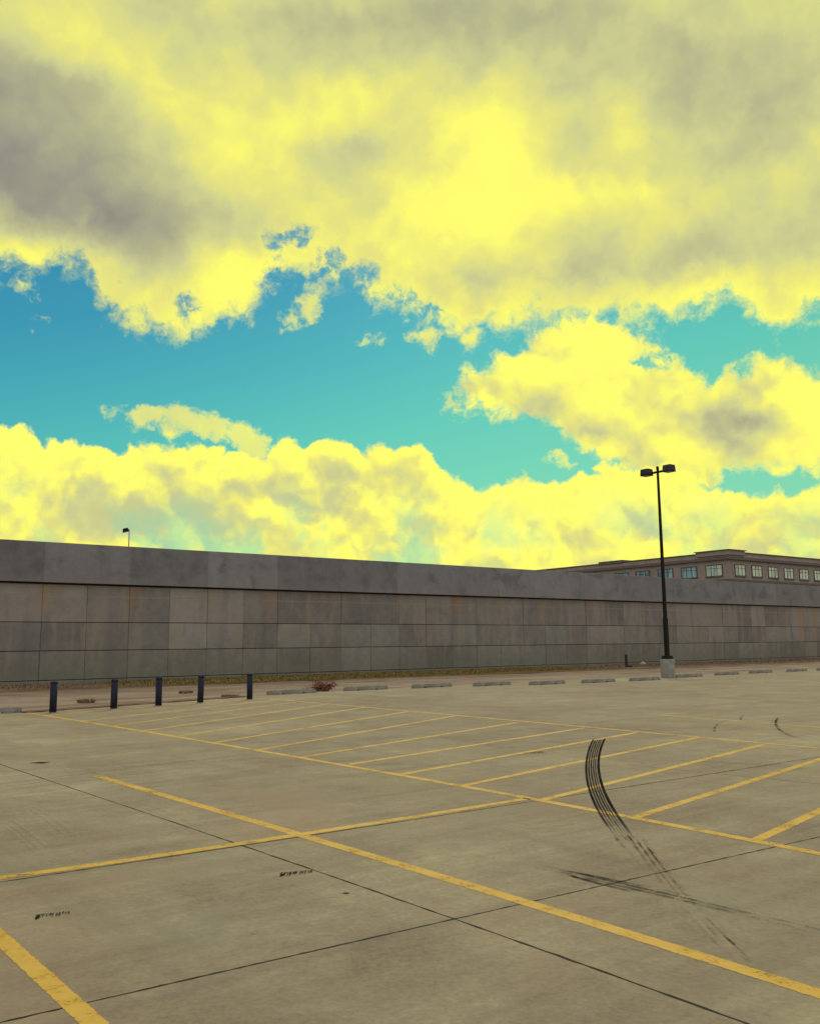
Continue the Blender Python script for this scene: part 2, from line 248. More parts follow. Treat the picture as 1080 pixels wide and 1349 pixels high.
M = dict(
    pavement=mat_pavement(), paint=mat_paint(), rubber=mat_rubber(), joint=mat_joint(), dirt=mat_dirt(), ground=mat_ground(), bank=mat_bank(),
    panels=mat_wall(), coping=mat_wall(True),
    gap=simple('open_joint_shadowed_mortar', [(.3, (.05, .045, .04)), (.7, (.09, .08, .07))], 3, .95),
    stop=simple('wheel_stop_concrete', [(.25, (.15, .135, .11)), (.5, (.235, .213, .172)), (.75, (.33, .30, .245))], 5, .95, .5, .08),
    rebar=simple('rusty_steel', [(.3, (.06, .03, .02)), (.7, (.16, .08, .05))], 30, .8),
    blue=simple('faded_navy_plastic', [(.3, (.020, .0205, .036)), (.7, (.033, .034, .054))], 5, .8, .05, .1),
    pier=simple('pier_concrete', [(.25, (.17, .16, .13)), (.5, (.265, .25, .205)), (.75, (.35, .33, .275))], 4, .92, .4),
    bronze=simple('dark_bronze_paint', [(.3, (.012, .0105, .009)), (.7, (.021, .0185, .015))], 3, .75, .03, .12),
    head=simple('lamp_head_paint', [(.3, (.040, .034, .042)), (.7, (.07, .06, .07))], 3, .75, .03, .12),
    lens=simple('lamp_lens_glass', [(.3, (.30, .27, .27)), (.7, (.42, .38, .36))], 8, .25, 0, .5),
    galv=simple('galvanised_steel', [(.3, (.30, .30, .30)), (.7, (.42, .42, .41))], 5, .45, 0, .5),
    brick=simple('tan_precast_facade', [(.25, (.27, .205, .165)), (.5, (.34, .26, .21)), (.75, (.40, .31, .25))], .55, .9, .2),
    cornice=simple('dark_cornice_metal', [(.3, (.12, .095, .08)), (.7, (.18, .145, .12))], 1.5, .7),
    cap=simple('parapet_cap', [(.3, (.10, .08, .07)), (.7, (.16, .13, .11))], 1.5, .7),
    roof=simple('roof_membrane', [(.3, (.2, .19, .18)), (.7, (.3, .29, .27))], .4, .9),
    wframe=simple('bronze_window_frame', [(.3, (.03, .045, .045)), (.7, (.05, .07, .068))], 2, .5),
    stone=simple('pale_stone', [(.3, (.32, .30, .25)), (.7, (.50, .47, .40))], 9, .9, .5),
    wood=simple('weathered_wood', [(.3, (.03, .022, .016)), (.7, (.075, .052, .036))], 14, .9, .4),
    twig=simple('red_brown_twig', [(.3, (.09, .03, .02)), (.7, (.17, .065, .04))], 20, .9),
    redleaf=mat_leafy('dead_red_leaf', [(0, (.09, .028, .02)), (.5, (.19, .055, .035)), (1, (.30, .12, .06))]),
    straw=mat_leafy('dry_straw_blade', [(0, (.13, .09, .028)), (.5, (.24, .17, .045)), (1, (.36, .26, .075))]),
    weed=mat_leafy('dead_weed_blade', [(0, (.13, .07, .04)), (.5, (.24, .145, .085)), (1, (.36, .25, .14))]),
)
def mat_pane(name, dark, light, bias):
    m, t, b, o = new_mat(name)
    p = t.obj(); x, y, z = t.xyz(p)
    n = t.noise(t.comb(t.mul(x, 1.1), t.mul(y, 1.1), t.mul(z, .25)), 1.0, 4, .6)
    t.put(b.inputs['Base Color'], t.mix(t.step(n, bias-.08, bias+.08), dark, light))
    b.inputs['Roughness'].default_value = .12; b.inputs['Specular IOR Level'].default_value = .6
    return m
M['pane_pale'] = mat_pane('window_glass_over_pale_blinds', (.24, .37, .35), (.62, .66, .46), .42)
M['pane_dark'] = mat_pane('tinted_window_glass', (.07, .13, .16), (.28, .42, .41), .50)
M['blind'] = simple('pale_window_blind', [(.3, (.48, .50, .38)), (.7, (.58, .60, .46))], 2, .8)

# ------------------------------------------------------------------ mesh helpers
def box(bm, c, size, rot=None, taper=1.0, bevel=0.0):
    """box centred on c; taper scales the top; optional bevel"""
    vs = []
    for z in (-.5, .5):
        k = taper if z > 0 else 1
        for x, y in ((-.5, -.5), (.5, -.5), (.5, .5), (-.5, .5)):
            v = Vector((x*size[0]*k, y*size[1]*k, z*size[2]))
            if rot is not None: v = rot @ v
            vs.append(bm.verts.new(v + Vector(c)))
    fs = [bm.faces.new([vs[i] for i in q]) for q in ((3, 2, 1, 0), (4, 5, 6, 7), (0, 1, 5, 4), (1, 2, 6, 5), (2, 3, 7, 6), (3, 0, 4, 7))]
    if bevel:
        es = list({e for f in fs for e in f.edges})
        bmesh.ops.bevel(bm, geom=es, offset=bevel, segments=2, affect='EDGES', profile=.6)
    return fs
def tube(bm, rings, seg=16, cap=True):
    """rings = [(centre, radius)], stacked along z-ish"""
    prev = None; first = None
    for c, r in rings:
        c = Vector(c)
        ring = [bm.verts.new(c + Vector((r*math.cos(2*math.pi*i/seg), r*math.sin(2*math.pi*i/seg), 0))) for i in range(seg)]
        if prev:
            for i in range(seg): bm.faces.new((prev[i], prev[(i+1) % seg], ring[(i+1) % seg], ring[i]))
        else: first = ring
        prev = ring
    if cap:
        bm.faces.new(prev); bm.faces.new(first[::-1])
def obj(name, bm, mat, parent=None, smooth=False, loc=None, attrs=None):
    me = bpy.data.meshes.new(name)
    bmesh.ops.recalc_face_normals(bm, faces=bm.faces)
    bm.to_mesh(me); bm.free(); me.materials.append(mat)
    if smooth:
        for p in me.polygons: p.use_smooth = True
    o = bpy.data.objects.new(name, me); COL.objects.link(o)
    if parent: o.parent = parent
    if loc is not None: o.location = loc
    return o
def mesh_obj(name, verts, faces, mat, parent=None, pattr=None, fattr=None):
    me = bpy.data.meshes.new(name); me.from_pydata([tuple(v) for v in verts], [], faces); me.materials.append(mat)
    for k, vals in (pattr or {}).items():
        a = me.attributes.new(k, 'FLOAT', 'POINT'); a.data.foreach_set('value', vals)
    for k, vals in (fattr or {}).items():
        a = me.attributes.new(k, 'FLOAT', 'FACE'); a.data.foreach_set('value', vals)
    me.update()
    o = bpy.data.objects.new(name, me); COL.objects.link(o)
    if parent: o.parent = parent
    return o
def tag(o, label=None, cat=None, group=None, kind=None):
    if label: o['label'] = label
    if cat: o['category'] = cat
    if group: o['group'] = group
    if kind: o['kind'] = kind
    return o
def thing(name, label, cat, loc=(0, 0, 0), rz=0.0, group=None):
    o = bpy.data.objects.new(name, None); COL.objects.link(o)
    o.location = loc; o.rotation_euler = (0, 0, rz); o.empty_display_size = .2
    return tag(o, label, cat, group)
def dup(root, loc, rz, label):
    r = root.copy(); COL.objects.link(r); r.location = loc; r.rotation_euler = (0, 0, rz); r['label'] = label
    for ch in list(root.children):
        c = ch.copy(); COL.objects.link(c); c.parent = r
        for g in list(ch.children):
            e = g.copy(); COL.objects.link(e); e.parent = c
    return r
def strip(pts, w, z, off=0.0):
    """flat ribbon along a polyline -> verts, faces"""
    pts = [Vector((p[0], p[1], 0)) for p in pts]; vs = []
    for i, p in enumerate(pts):
        a = pts[max(i-1, 0)]; b = pts[min(i+1, len(pts)-1)]
        d = (b-a).normalized(); n = Vector((-d.y, d.x, 0)); ww = w[i] if isinstance(w, (list, tuple)) else w
        vs += [p + n*(off+ww/2) + Vector((0, 0, z)), p + n*(off-ww/2) + Vector((0, 0, z))]
    return vs, [(2*i, 2*i+1, 2*i+3, 2*i+2) for i in range(len(pts)-1)]
def resample(pts, n):
    pts = [Vector(p) for p in pts]; L = [0]
    for a, b in zip(pts, pts[1:]): L.append(L[-1] + (b-a).length)
    out = []
    for k in range(n):
        q = L[-1]*k/(n-1); i = max(j for j in range(len(L)) if L[j] <= q+1e-9); i = min(i, len(pts)-2)
        f = (q-L[i])/max(L[i+1]-L[i], 1e-9); out.append(pts[i].lerp(pts[i+1], f))
    return out

# ------------------------------------------------------------------ the setting
g = bmesh.new()
bmesh.ops.create_grid(g, x_segments=8, y_segments=8, size=4000)
gr = obj('ground', g, M['ground'], loc=(0, 0, -.06)); tag(gr, kind='structure')
edge = [(-140, -15.6), (-3, -15.5), (4, -13.4), (8, -12.7), (20, -12.5), (170, -12.4)]
def edge_at(s):
    for (a, b), (c, d) in zip(edge, edge[1:]):
        if a <= s <= c: return b + (d-b)*(s-a)/(c-a)
vs = [F(s, o, 0) for s, o in edge] + [F(170, -150, 0), F(-140, -150, 0)]
tag(mesh_obj('pavement', vs, [tuple(range(len(vs)))[::-1]], M['pavement']), kind='structure')
# dirt verge between the lot and the bank, gently uneven
def sheet(s0, s1, o0, o1, ns, no, zf):
    vs, fs = [], []
    for i in range(ns+1):
        s = s0 + (s1-s0)*i/ns; a = o0(s); b = o1(s)
        for j in range(no+1): 
            o_ = a + (b-a)*j/no; vs.append(F(s, o_, zf(s, o_, j/no)))
    for i in range(ns):
        for j in range(no):
            q = i*(no+1)+j; fs.append((q, q+no+1, q+no+2, q+1))
    return vs, fs
rr = random.Random(3)
vs, fs = sheet(-140, 170, lambda s: edge_at(s)-.4, lambda s: .5, 310, 16, lambda s, o_, f: -.03 + (0 if f == 0 else .02*math.sin(s*.9+o_*2)*math.sin(s*.31) + .025*f + rr.uniform(0, .015)))
tag(mesh_obj('dirt_land', vs, fs, M['dirt']), kind='structure')
bank_edge = lambda s: -4.9 + .35*math.sin(s*.13+1) + .12*math.sin(s*.7)
vs, fs = sheet(-140, 170, bank_edge, lambda s: .15, 310, 10, lambda s, o_, f: (-.01 if f == 0 else .075 + .02*math.sin(s*1.3+o_) + rr.uniform(-.012, .012)) - .06*f)
for i in range(0, len(vs), 11): vs[i] = vs[i] + NV*.07
tag(mesh_obj('bank_terrain', vs, fs, M['bank']), kind='structure')

def marking(name, pts, w, z, mat, fade=1.0, n=None, jit=0.0, seed=1):
    """flat strip three vertices wide; the attribute falls to 0 at both edges so that the edge can wear"""
    pts = resample([(p[0], p[1], 0) for p in pts], n or max(len(pts), 24)); r_ = random.Random(seed); vs, fd = [], []
    for i, p in enumerate(pts):
        a = pts[max(i-1, 0)]; b = pts[min(i+1, len(pts)-1)]; d = (b-a).normalized(); nn = Vector((-d.y, d.x, 0))
        ww = (w[i % len(w)] if isinstance(w, list) else w)*(1 + r_.uniform(-jit, jit)); sh_ = r_.uniform(-jit, jit)*ww*.3
        for u, k in ((-.5, 0), (0, 1), (.5, 0)):
            vs.append(p + nn*(u*ww+sh_) + Vector((0, 0, z))); fd.append(k if mat == M['paint'] else fade*(1 if mat == M['joint'] else 1))
    fs = [(3*i+q, 3*i+q+1, 3*i+q+4, 3*i+q+3) for i in range(len(pts)-1) for q in (0, 1)]
    o = mesh_obj(name, vs, fs, mat, pattr={'fade': fd}); tag(o, kind='structure'); return o
J = DATA['joints']
for k, w, fd in (('a1', .016, 1.0), ('b1', .017, 1.0), ('a2', .02, .95), ('a3', .016, .5), ('b2', .016, .55)):
    marking('pavement_joint_line', J[k], w, .0007, M['joint'], fd, 160, .45)
LN = DATA['lines']
for k, pts in LN.items():
    w = .125 if k in ('row', 'bay1', 'C') else .115
    z = {'row': .0021, 'bay1': .0016, 'bay0': .0016, 'C': .0021, 'D': .0021, 'edge': .0026}.get(k, .0016)
    if k == 'far': w = .09
    marking('pavement_line_marking', pts, w*1.06, z, M['paint'], 1.0, 40)

# tyre marks: ribs of one locked wheel swinging through the hatched bay
T = DATA['tyre']
NR = 90
tl, tr = [resample([Vector((*p, 0)) for p in T[k]], NR) for k in ('tl', 'tr')]
ribs = [(0.0, .15, .98), (.195, .305, .84), (.355, .46, .88), (.51, .61, .84), (.65, .745, .78), (.80, .99, .98)]
vs, fs, fd = [], [], []
for a, b, k in ribs:
    base = len(vs); ph = a*23
    for i in range(NR):
        q = i/(NR-1)
        e = min(1.0, .25+q/.10) * (1.0 if q < .78 else max(0.0, 1 - (q-.78)/.30))
        e *= .90 + .10*math.sin(i*.5 + ph)
        for f_, kk in ((a, .55), (a+(b-a)*.25, 1), (a+(b-a)*.75, 1), (b, .55)):
            vs.append(tl[i].lerp(tr[i], f_) + Vector((0, 0, .0034))); fd.append(1.0*k*e*kk)
    fs += [(base+4*i+j, base+4*i+j+1, base+4*i+j+5, base+4*i+j+4) for i in range(NR-1) for j in range(3)]
tag(mesh_obj('pavement_tyre_marking', vs, fs, M['rubber'], pattr={'fade': fd}), kind='structure')
ZM = [.0034]
def smear(pts, w, fade, lanes, seed, n=50):
    """a rubbed tyre trace: several soft lanes that start and stop at their own places"""
    r_ = random.Random(seed); pts = resample([(p[0], p[1], 0) for p in pts], n); vs, fs, fd = [], [], []; ZM[0] += .0002
    for l in range(lanes):
        off = w*((l+.5)/lanes-.5) + r_.uniform(-.2, .2)*w/lanes; lw = w/lanes*r_.uniform(.45, .95); k = r_.uniform(.75, 1.1)
        q0 = r_.uniform(0, .12); q1 = r_.uniform(.82, 1.0); base = len(vs); ph = r_.uniform(0, 6)
        for i in range(n):
            a = pts[max(i-1, 0)]; b = pts[min(i+1, n-1)]; d = (b-a).normalized(); nn = Vector((-d.y, d.x, 0)); q = i/(n-1)
            e = fade(q)*k*max(0, min(1, (q-q0)/.1))*max(0, min(1, (q1-q)/.12))*(.88+.12*math.sin(i*.8+ph))
            for u, kk in ((-.5, 0), (-.2, 1), (.2, 1), (.5, 0)):
                vs.append(pts[i] + nn*(off+u*lw) + Vector((0, 0, ZM[0]))); fd.append(max(0, e*kk))
        fs += [(base+4*i+j, base+4*i+j+1, base+4*i+j+5, base+4*i+j+4) for i in range(n-1) for j in range(3)]
    tag(mesh_obj('pavement_tyre_marking', vs, fs, M['rubber'], pattr={'fade': fd}), kind='structure')
def tri(peak, c, w): return lambda q: peak*max(0.0, 1 - abs(q-c)/w)
smear(T['tail1'], .14, lambda q: .46-.32*q, 2, 1)
smear(T['tail2'], .15, lambda q: .70-.42*min(1, q*1.5) if q < .72 else .34+.25*(q-.72)/.28, 3, 2, 90)
smear(T['tail2'], .22, lambda q: .34-.14*q, 2, 22, 90)
smear(T['tail3'], .06, lambda q: .42-.25*q, 1, 3)
smear(T['f4'], .09, tri(.36, .6, .6), 2, 4)
smear(T['s1'], .15, lambda q: .36+.16*max(0, 1-abs(q-.45)/.4), 2, 5, 110)
smear(T['s1'], .24, lambda q: .30, 3, 15, 110)
smear(T['s2'], .06, lambda q: .95-.85*q if q < .5 else .5-.25*q, 1, 6, 70)
smear(T['s3'], .07, lambda q: 1.05-.6*q, 1, 7)
smear(T['r1'], .10, lambda q: .66-.30*q, 1, 8)
smear(T['r2'], .11, lambda q: .76-.35*q, 1, 9)
smear(T['r3'], .14, lambda q: .70-.30*q, 1, 10)
smear(T['r3'], .22, lambda q: .36-.1*q, 2, 18)
smear(T['f1'], .20, tri(.42, .5, .7), 3, 11); smear(T['f2'], .24, tri(.40, .4, .8), 3, 12); smear(T['f3'], .20, lambda q: .62, 2, 13)
def mat_scuff():
    m, t, b, o = new_mat('pale_dust_scuff'); p = t.pos()
    t.put(b.inputs['Base Color'], (.47, .42, .27)); b.inputs['Roughness'].default_value = 1; b.inputs['Specular IOR Level'].default_value = .05
    n = t.add(t.mul(t.noise(p, 9, 5, .7), .6), t.mul(t.noise(p, 60, 3, .7), .4))
    cut(t, b, o, t.mul(t.attr('fade'), t.step(n, .40, .62))); return m
M['scuff'] = mat_scuff()
_rub = M['rubber']; M['rubber'] = M['scuff']
for k_, w_, f_ in (('p1', .16, .5), ('p2', .22, .38), ('p3', .4, .3), ('p4', .5, .32), ('p5', .3, .35)):
    smear(DATA['scuff'][k_], w_, lambda q: f_, 3, 31+len(k_)+int(w_*100), 60)
M['rubber'] = _rub
for pi_, quad in enumerate(DATA['patch']):   # a comb of short slanted rubber dashes with a smudge at one end
    a, b, c, d = [Vector((*p, .0033)) for p in quad]; vs, fs, fd = [], [], []
    rq = random.Random(40+pi_)
    P_ = lambda u, v: a.lerp(b, u).lerp(d.lerp(c, u), v)
    for i in range(11):
        u = (i+.5)/11 + rq.uniform(-.02, .02); w_ = rq.uniform(.018, .036); lo = rq.uniform(.0, .35); hi = rq.uniform(.7, 1.05); sl_ = rq.uniform(.03, .07)
        n0 = len(vs); k = rq.uniform(.62, .95)*(1.15 if u < .35 else 1.0)
        for v, e in ((lo, .5), (lo+(hi-lo)*.5, 1), (hi, .6)):
            vs += [P_(u+sl_*v-w_, v), P_(u+sl_*v, v), P_(u+sl_*v+w_, v)]; fd += [k*e*.55, k*e, k*e*.55]
        fs += [(n0+3*r_+q, n0+3*r_+q+1, n0+3*r_+q+4, n0+3*r_+q+3) for r_ in range(2) for q in range(2)]
    for u0, u1, v0, v1, k in ((.0, .22, .0, .8, 1.1), (.30, .62, .35, .95, .62)):
        n0 = len(vs)
        for v in (v0, (v0+v1)/2, v1):
            vs += [P_(u0, v)+Vector((0, 0, .0001)), P_((u0+u1)/2, v)+Vector((0, 0, .0001)), P_(u1, v)+Vector((0, 0, .0001))]
        fd += [.1, .1, .1, .1, k, .1, .1, .1, .1]
        fs += [(n0+3*r_+q, n0+3*r_+q+1, n0+3*r_+q+4, n0+3*r_+q+3) for r_ in range(2) for q in range(2)]
    n0 = len(vs); m_ = 14
    for i in range(m_+1):
        u = i/m_; k = (.9 if u < .3 else .65)*(.4 if i in (0, m_) else 1)
        vs += [P_(u, .66)+Vector((0, 0, .0002)), P_(u, .84)+Vector((0, 0, .0002)), P_(u, 1.02)+Vector((0, 0, .0002))]; fd += [0, k*.75, 0]
    fs += [(n0+3*i+q, n0+3*i+q+1, n0+3*i+q+4, n0+3*i+q+3) for i in range(m_) for q in range(2)]
    tag(mesh_obj('pavement_tyre_marking', vs, fs, M['rubber'], pattr={'fade': fd}), kind='structure')
for (x, y), r in zip(DATA['spots'][:2], (.15, .03)):
    vs = [Vector((x, y, 0.0033))]; fd = [.95]
    for i in range(16):
        a = i*math.pi/8; q = r*random.uniform(.6, 1.1); vs.append(Vector((x+q*math.cos(a), y+.7*q*math.sin(a), 0.0033))); fd.append(.5)
    tag(mesh_obj('pavement_stain_marking', vs, [(0, i+1, (i+1) % 16+1) for i in range(16)], M['rubber'], pattr={'fade': fd}), kind='structure')
# strip of dead weeds and grit where the pavement ends behind the bollards
marking('dirt_path', [F(s, edge_at(s)+.0 + .04*math.sin(s*3)) for s in [x*.4-3 for x in range(19)]], [.26+.26*abs(math.sin(i*1.7)) for i in range(19)], .022, M['twig'])

# ------------------------------------------------------------------ retaining wall
wall = thing('retaining_wall', 'long grey concrete panel retaining wall with overhanging coping and rust streaks', 'wall', F(0, 0, 0), WALL_ROT)
S0, S1 = -36.9, 130.0
rows = [(-.3, .20), (.20, 1.42), (1.42, 2.62), (2.62, 3.74), (3.74, 4.225)]
pw = 1.862; js = [1.5 + pw*i for i in range(-21, 70)]
bm = bmesh.new(); tone, hue = [], []
lt = bm.faces.layers.float.new('tone'); lh = bm.faces.layers.float.new('hue')
rw = random.Random(5)
for i in range(len(js)-1):
    cb = rw.uniform(0, 1)
    for r, (z0, z1) in enumerate(rows):
        x0, x1 = js[i]+.006, js[i+1]-.006; a, b = z0+(.002 if r == 4 else .014), z1-(.002 if r == 3 else .014)
        y = y if r == 4 else rw.uniform(-.014, .014)
        fs = box(bm, ((x0+x1)/2, .11+y, (a+b)/2), (x1-x0, .20, b-a), bevel=.012)
        tv = tv if r == 4 else min(1, max(0, .5 + rw.gauss(0, .27))); hv = min(1, max(0, (.15, .25, .40, .50, .50)[r] + rw.gauss(0, .22) + (.25 if js[i] > 33 else 0)))
        bm.faces.ensure_lookup_table()
        for f in bm.faces:
            if f[lt] == 0.0: f[lt] = tv + 1e-4; f[lh] = hv
obj('panel_facing', bm, M['panels'], wall)
bm = bmesh.new(); box(bm, ((S0+S1)/2, .33, 2.0), (S1-S0, .26, 4.6)); obj('backing', bm, M['gap'], wall)
bm = bmesh.new(); lt = bm.faces.layers.float.new('tone'); lh = bm.faces.layers.float.new('hue')
x = 1.44 - 3.69*10
seg = [3.69]*10 + [3.71, 3.69, 3.7, 3.65, 3.68, 3.7, 3.74, 3.7, 3.7, 3.7] + [3.72]*15
for L in seg:
    # barrier profile: small lip at the foot, slight batter, top
    prof = [(-.20, 4.29), (-.19, 5.97), (-.175, 5.99), (.30, 5.99), (.30, 4.29)]
    tv = min(1, max(0.01, .5 + rw.gauss(0, .2))); k = rw.uniform(-.004, .004)
    A = [bm.verts.new((x+.002, p+k, z)) for p, z in prof]; B = [bm.verts.new((x+L-.002, p+k, z)) for p, z in prof]
    n = len(prof); fl = [bm.faces.new((A[i], A[(i+1) % n], B[(i+1) % n], B[i])) for i in range(n)] + [bm.faces.new(A[::-1]), bm.faces.new(B)]
    for f in fl: f[lt] = tv
    x += L
obj('coping', bm, M['coping'], wall)

# ------------------------------------------------------------------ dry grass on the bank (nobody could count it)
def blades(name, n, spot, h, wd, mat, lean=.5, seed=1):
    r_ = random.Random(seed); vs, fs, tn = [], [], []
    for i in range(n):
        p = spot(r_)
        if p is None: continue
        a = r_.uniform(0, 6.283); hh = h*r_.uniform(.45, 1.25); w = wd*r_.uniform(.6, 1.4)
        dx = Vector((math.cos(a), math.sin(a), 0)); ln = Vector((math.cos(a+1.3), math.sin(a+1.3), 0))*hh*r_.uniform(0, lean)
        b = len(vs); vs += [p-dx*w, p+dx*w, p+dx*w*.6+ln*.4+Vector((0, 0, hh*.55)), p-dx*w*.6+ln*.4+Vector((0, 0, hh*.55)), p+ln+Vector((0, 0, hh))]
        fs += [(b, b+1, b+2, b+3), (b+3, b+2, b+4)]; tn += [r_.random()]*2
    return vs, fs, tn
def bank_spot(r_):
    s = r_.uniform(3, 33); o_ = r_.uniform(-4.6, -.05)
    if s < 7 and r_.random() > (s-3)/4: return None
    if s > 27 and r_.random() < (s-27)/6: return None
    return F(s, o_, .06)
vs, fs, tn = blades('grass', 26000, bank_spot, .075, .025, None, 1.1, 4)
tag(mesh_obj('grass', vs, fs, M['straw'], fattr={'tone': tn}), 'dry yellow-green grass along the foot of the retaining wall', 'grass', kind='stuff')
def red_spot(r_):
    s = r_.choice((r_.uniform(-25, 6), r_.uniform(27, 75), r_.uniform(27, 75))); o_ = r_.uniform(-4.6, -.1)
    return F(s, o_, .055) if math.sin(s*2.1)+math.sin(s*.63+2) > r_.uniform(-1.6, 1.6) else None
vs, fs, tn = blades('dead_grass', 14000, red_spot, .09, .02, None, .9, 9)
tag(mesh_obj('dead_grass', vs, fs, M['weed'], fattr={'tone': tn}), 'brown dead grass thinning out along the wall foot', 'grass', kind='stuff')

# ------------------------------------------------------------------ bollards
def make_bollard(loc, label):
    t = thing('bollard', label, 'bollard', loc, 0, 'navy bollards along the edge of the hatched bay')
    bm = bmesh.new(); tube(bm, [((0, 0, .0), .086), ((0, 0, .70), .086)], 24); obj('sleeve', bm, M['blue'], t, True)
    bm = bmesh.new(); tube(bm, [((0, 0, .70), .0875), ((0, 0, .745), .0875), ((0, 0, .758), .078), ((0, 0, .765), .05), ((0, 0, .767), .008)], 24); obj('cap', bm, M['blue'], t, True)
    bm = bmesh.new(); tube(bm, [((0, 0, .0), .10), ((0, 0, .012), .095), ((0, 0, .016), .0865)], 24); obj('footing', bm, M['stop'], t, True)
    return t
bl = ['navy bollard at the outer corner of the hatched bay, farthest from the lamp post', 'navy bollard second from the outer corner of the hatched bay',
      'navy bollard in the middle of the row of five', 'navy bollard next but one to the pale wheel stop', 'navy bollard standing beside a concrete wheel stop, closest to the dead shrub']
b0 = make_bollard((*DATA['boll'][0], 0), bl[0])
for (x, y), lb, tilt in zip(DATA['boll'][1:], bl[1:], (.01, -.012, .02, -.008)):
    b_ = dup(b0, (x, y, 0), 0, lb); b_.rotation_euler = (tilt*.5, tilt, random.uniform(0, 3))

# ------------------------------------------------------------------ wheel stops
def make_stop(loc, rz, label):
    t = thing('wheel_stop', label, 'wheel stop', loc, rz, 'concrete wheel stops along the far edge of the lot')
    bm = bmesh.new(); L, hw, tw, h = 1.83, .085, .055, .135
    xs = [-L/2, -L/2+.05, -.48, -.44, -.36, -.32, .32, .36, .44, .48, L/2-.05, L/2]
    prev = None
    for i, x in enumerate(xs):
        k = .80 if i in (0, len(xs)-1) else 1
        zb = .035 if i in (3, 4, 7, 8) else 0.0   # drainage slots under the stop
        pf = [(-hw, zb), (-hw*.97, .05), (-tw, h*k-.012), (-tw+.015, h*k), (tw-.015, h*k), (tw, h*k-.012), (hw*.97, .05), (hw, zb)]
        ring = [bm.verts.new((x, y*(.93 if k < 1 else 1), z)) for y, z in pf]
        if prev:
            for j in range(8): bm.faces.new((prev[j], prev[(j+1) % 8], ring[(j+1) % 8], ring[j]))
        else: bm.faces.new(ring[::-1])
        prev = ring
    bm.faces.new(prev); obj('block', bm, M['stop'], t)
    for x in (-.62, .62):
        bm = bmesh.new(); tube(bm, [((x, 0, .125), .014), ((x, 0, .147), .014), ((x, 0, .15), .009)], 10); obj('anchor_pin', bm, M['rebar'], t)
    return t
ROT = WALL_ROT
sl = ['lone wheel stop beyond the outermost bollard, cut by the frame', 'wheel stop between the last bollard and the dead shrub', 'wheel stop just past the dead red shrub',
      'wheel stop second past the dead red shrub', 'wheel stop third past the dead red shrub', 'wheel stop fourth past the dead shrub, on the long open side of the lot',
      'wheel stop next but one before the lamp post pier', 'wheel stop just short of the lamp post pier', 'wheel stop starting at the foot of the lamp post pier',
      'wheel stop second past the lamp post pier', 'wheel stop third past the lamp post pier', 'wheel stop fourth past the lamp post pier', 'wheel stop fifth past the lamp post pier, cut by the frame']
s0_ = make_stop((*DATA['ws'][0], 0), ROT, sl[0])
for (x, y), lb in zip(DATA['ws'][1:], sl[1:]):
    o = dup(s0_, (x, y, 0), ROT + R(random.uniform(-2.0, 2.0)), lb)

# ------------------------------------------------------------------ lamp post
lp = thing('lamp_post', 'tall dark twin-head parking lot lamp post on a round concrete pier', 'lamp post', (11.33, 40.24, 0), ROT)
bm = bmesh.new(); tube(bm, [((0, 0, -.05), .315), ((0, 0, .80), .31), ((0, 0, .825), .295)], 32); obj('pier', bm, M['pier'], lp, True)
pier = lp.children[0]
em = pier.modifiers.new('edge', 'EDGE_SPLIT'); em.split_angle = R(40)
bm = bmesh.new(); box(bm, (0, 0, .90), (.40, .40, .15), taper=.78, bevel=.015); obj('base_cover', bm, M['bronze'], lp)
bm = bmesh.new(); box(bm, (0, 0, 1.78), (.17, .17, 1.70), taper=.96, bevel=.012); pl = obj('lower_pole', bm, M['bronze'], lp)
bm = bmesh.new(); box(bm, (0, -.087, 1.25), (.09, .012, .16), bevel=.004); obj('hand_hole_cover', bm, M['bronze'], pl)
bm = bmesh.new(); box(bm, (.11, 0, 2.62), (.06, .10, .06), bevel=.006); obj('bracket', bm, M['galv'], pl)
bm = bmesh.new(); box(bm, (0, 0, 5.99), (.13, .13, 6.78), taper=.62, bevel=.008); obj('upper_pole', bm, M['bronze'], lp)
bm = bmesh.new(); box(bm, (0, 0, 9.43), (.105, .105, .14), taper=.8, bevel=.01); obj('pole_cap', bm, M['bronze'], lp)
bm = bmesh.new(); box(bm, (0, 0, 9.24), (.08, .72, .09), bevel=.01); obj('crossarm', bm, M['bronze'], lp)
for k in (-1, 1):
    bm = bmesh.new()
    box(bm, (0, k*.62, 9.32), (.42, .45, .30), taper=.92, bevel=.045)
    h = obj('lamp_head', bm, M['head'], lp)
    bm = bmesh.new(); box(bm, (0, k*.62, 9.152), (.32, .36, .03), bevel=.008); obj('lens', bm, M['lens'], h)
    bm = bmesh.new(); box(bm, (0, k*.62, 9.165), (.415, .445, .03), bevel=.01); obj('door_frame', bm, M['bronze'], h)
lp.rotation_euler = (0, R(-.25), ROT)

dl = thing('floodlight_pole', 'thin pale floodlight pole peeking over the top of the wall', 'light pole', (-26.8, 85, 0), 0)
bm = bmesh.new(); tube(bm, [((0, 0, -.1), .12), ((0, 0, 12.55), .055)], 12); obj('pole', bm, M['galv'], dl, True)
bm = bmesh.new(); box(bm, (-.34, 0, 12.50), (.58, .45, .34), rot=Matrix.Rotation(R(-14), 3, 'Y'), taper=.75, bevel=.04); fh = obj('lamp_head', bm, M['bronze'], dl)
bm = bmesh.new(); box(bm, (-.39, 0, 12.315), (.46, .36, .03), rot=Matrix.Rotation(R(-14), 3, 'Y')); obj('lens', bm, M['lens'], fh)

# ------------------------------------------------------------------ office building beyond the wall
BA = R(54); c = DATA['bcorner'][0]
bd = thing('office_building', 'tan office building with flat parapet roof and strip of windows behind the wall', 'building', (c[0], c[1], 0), math.pi/2 - BA)
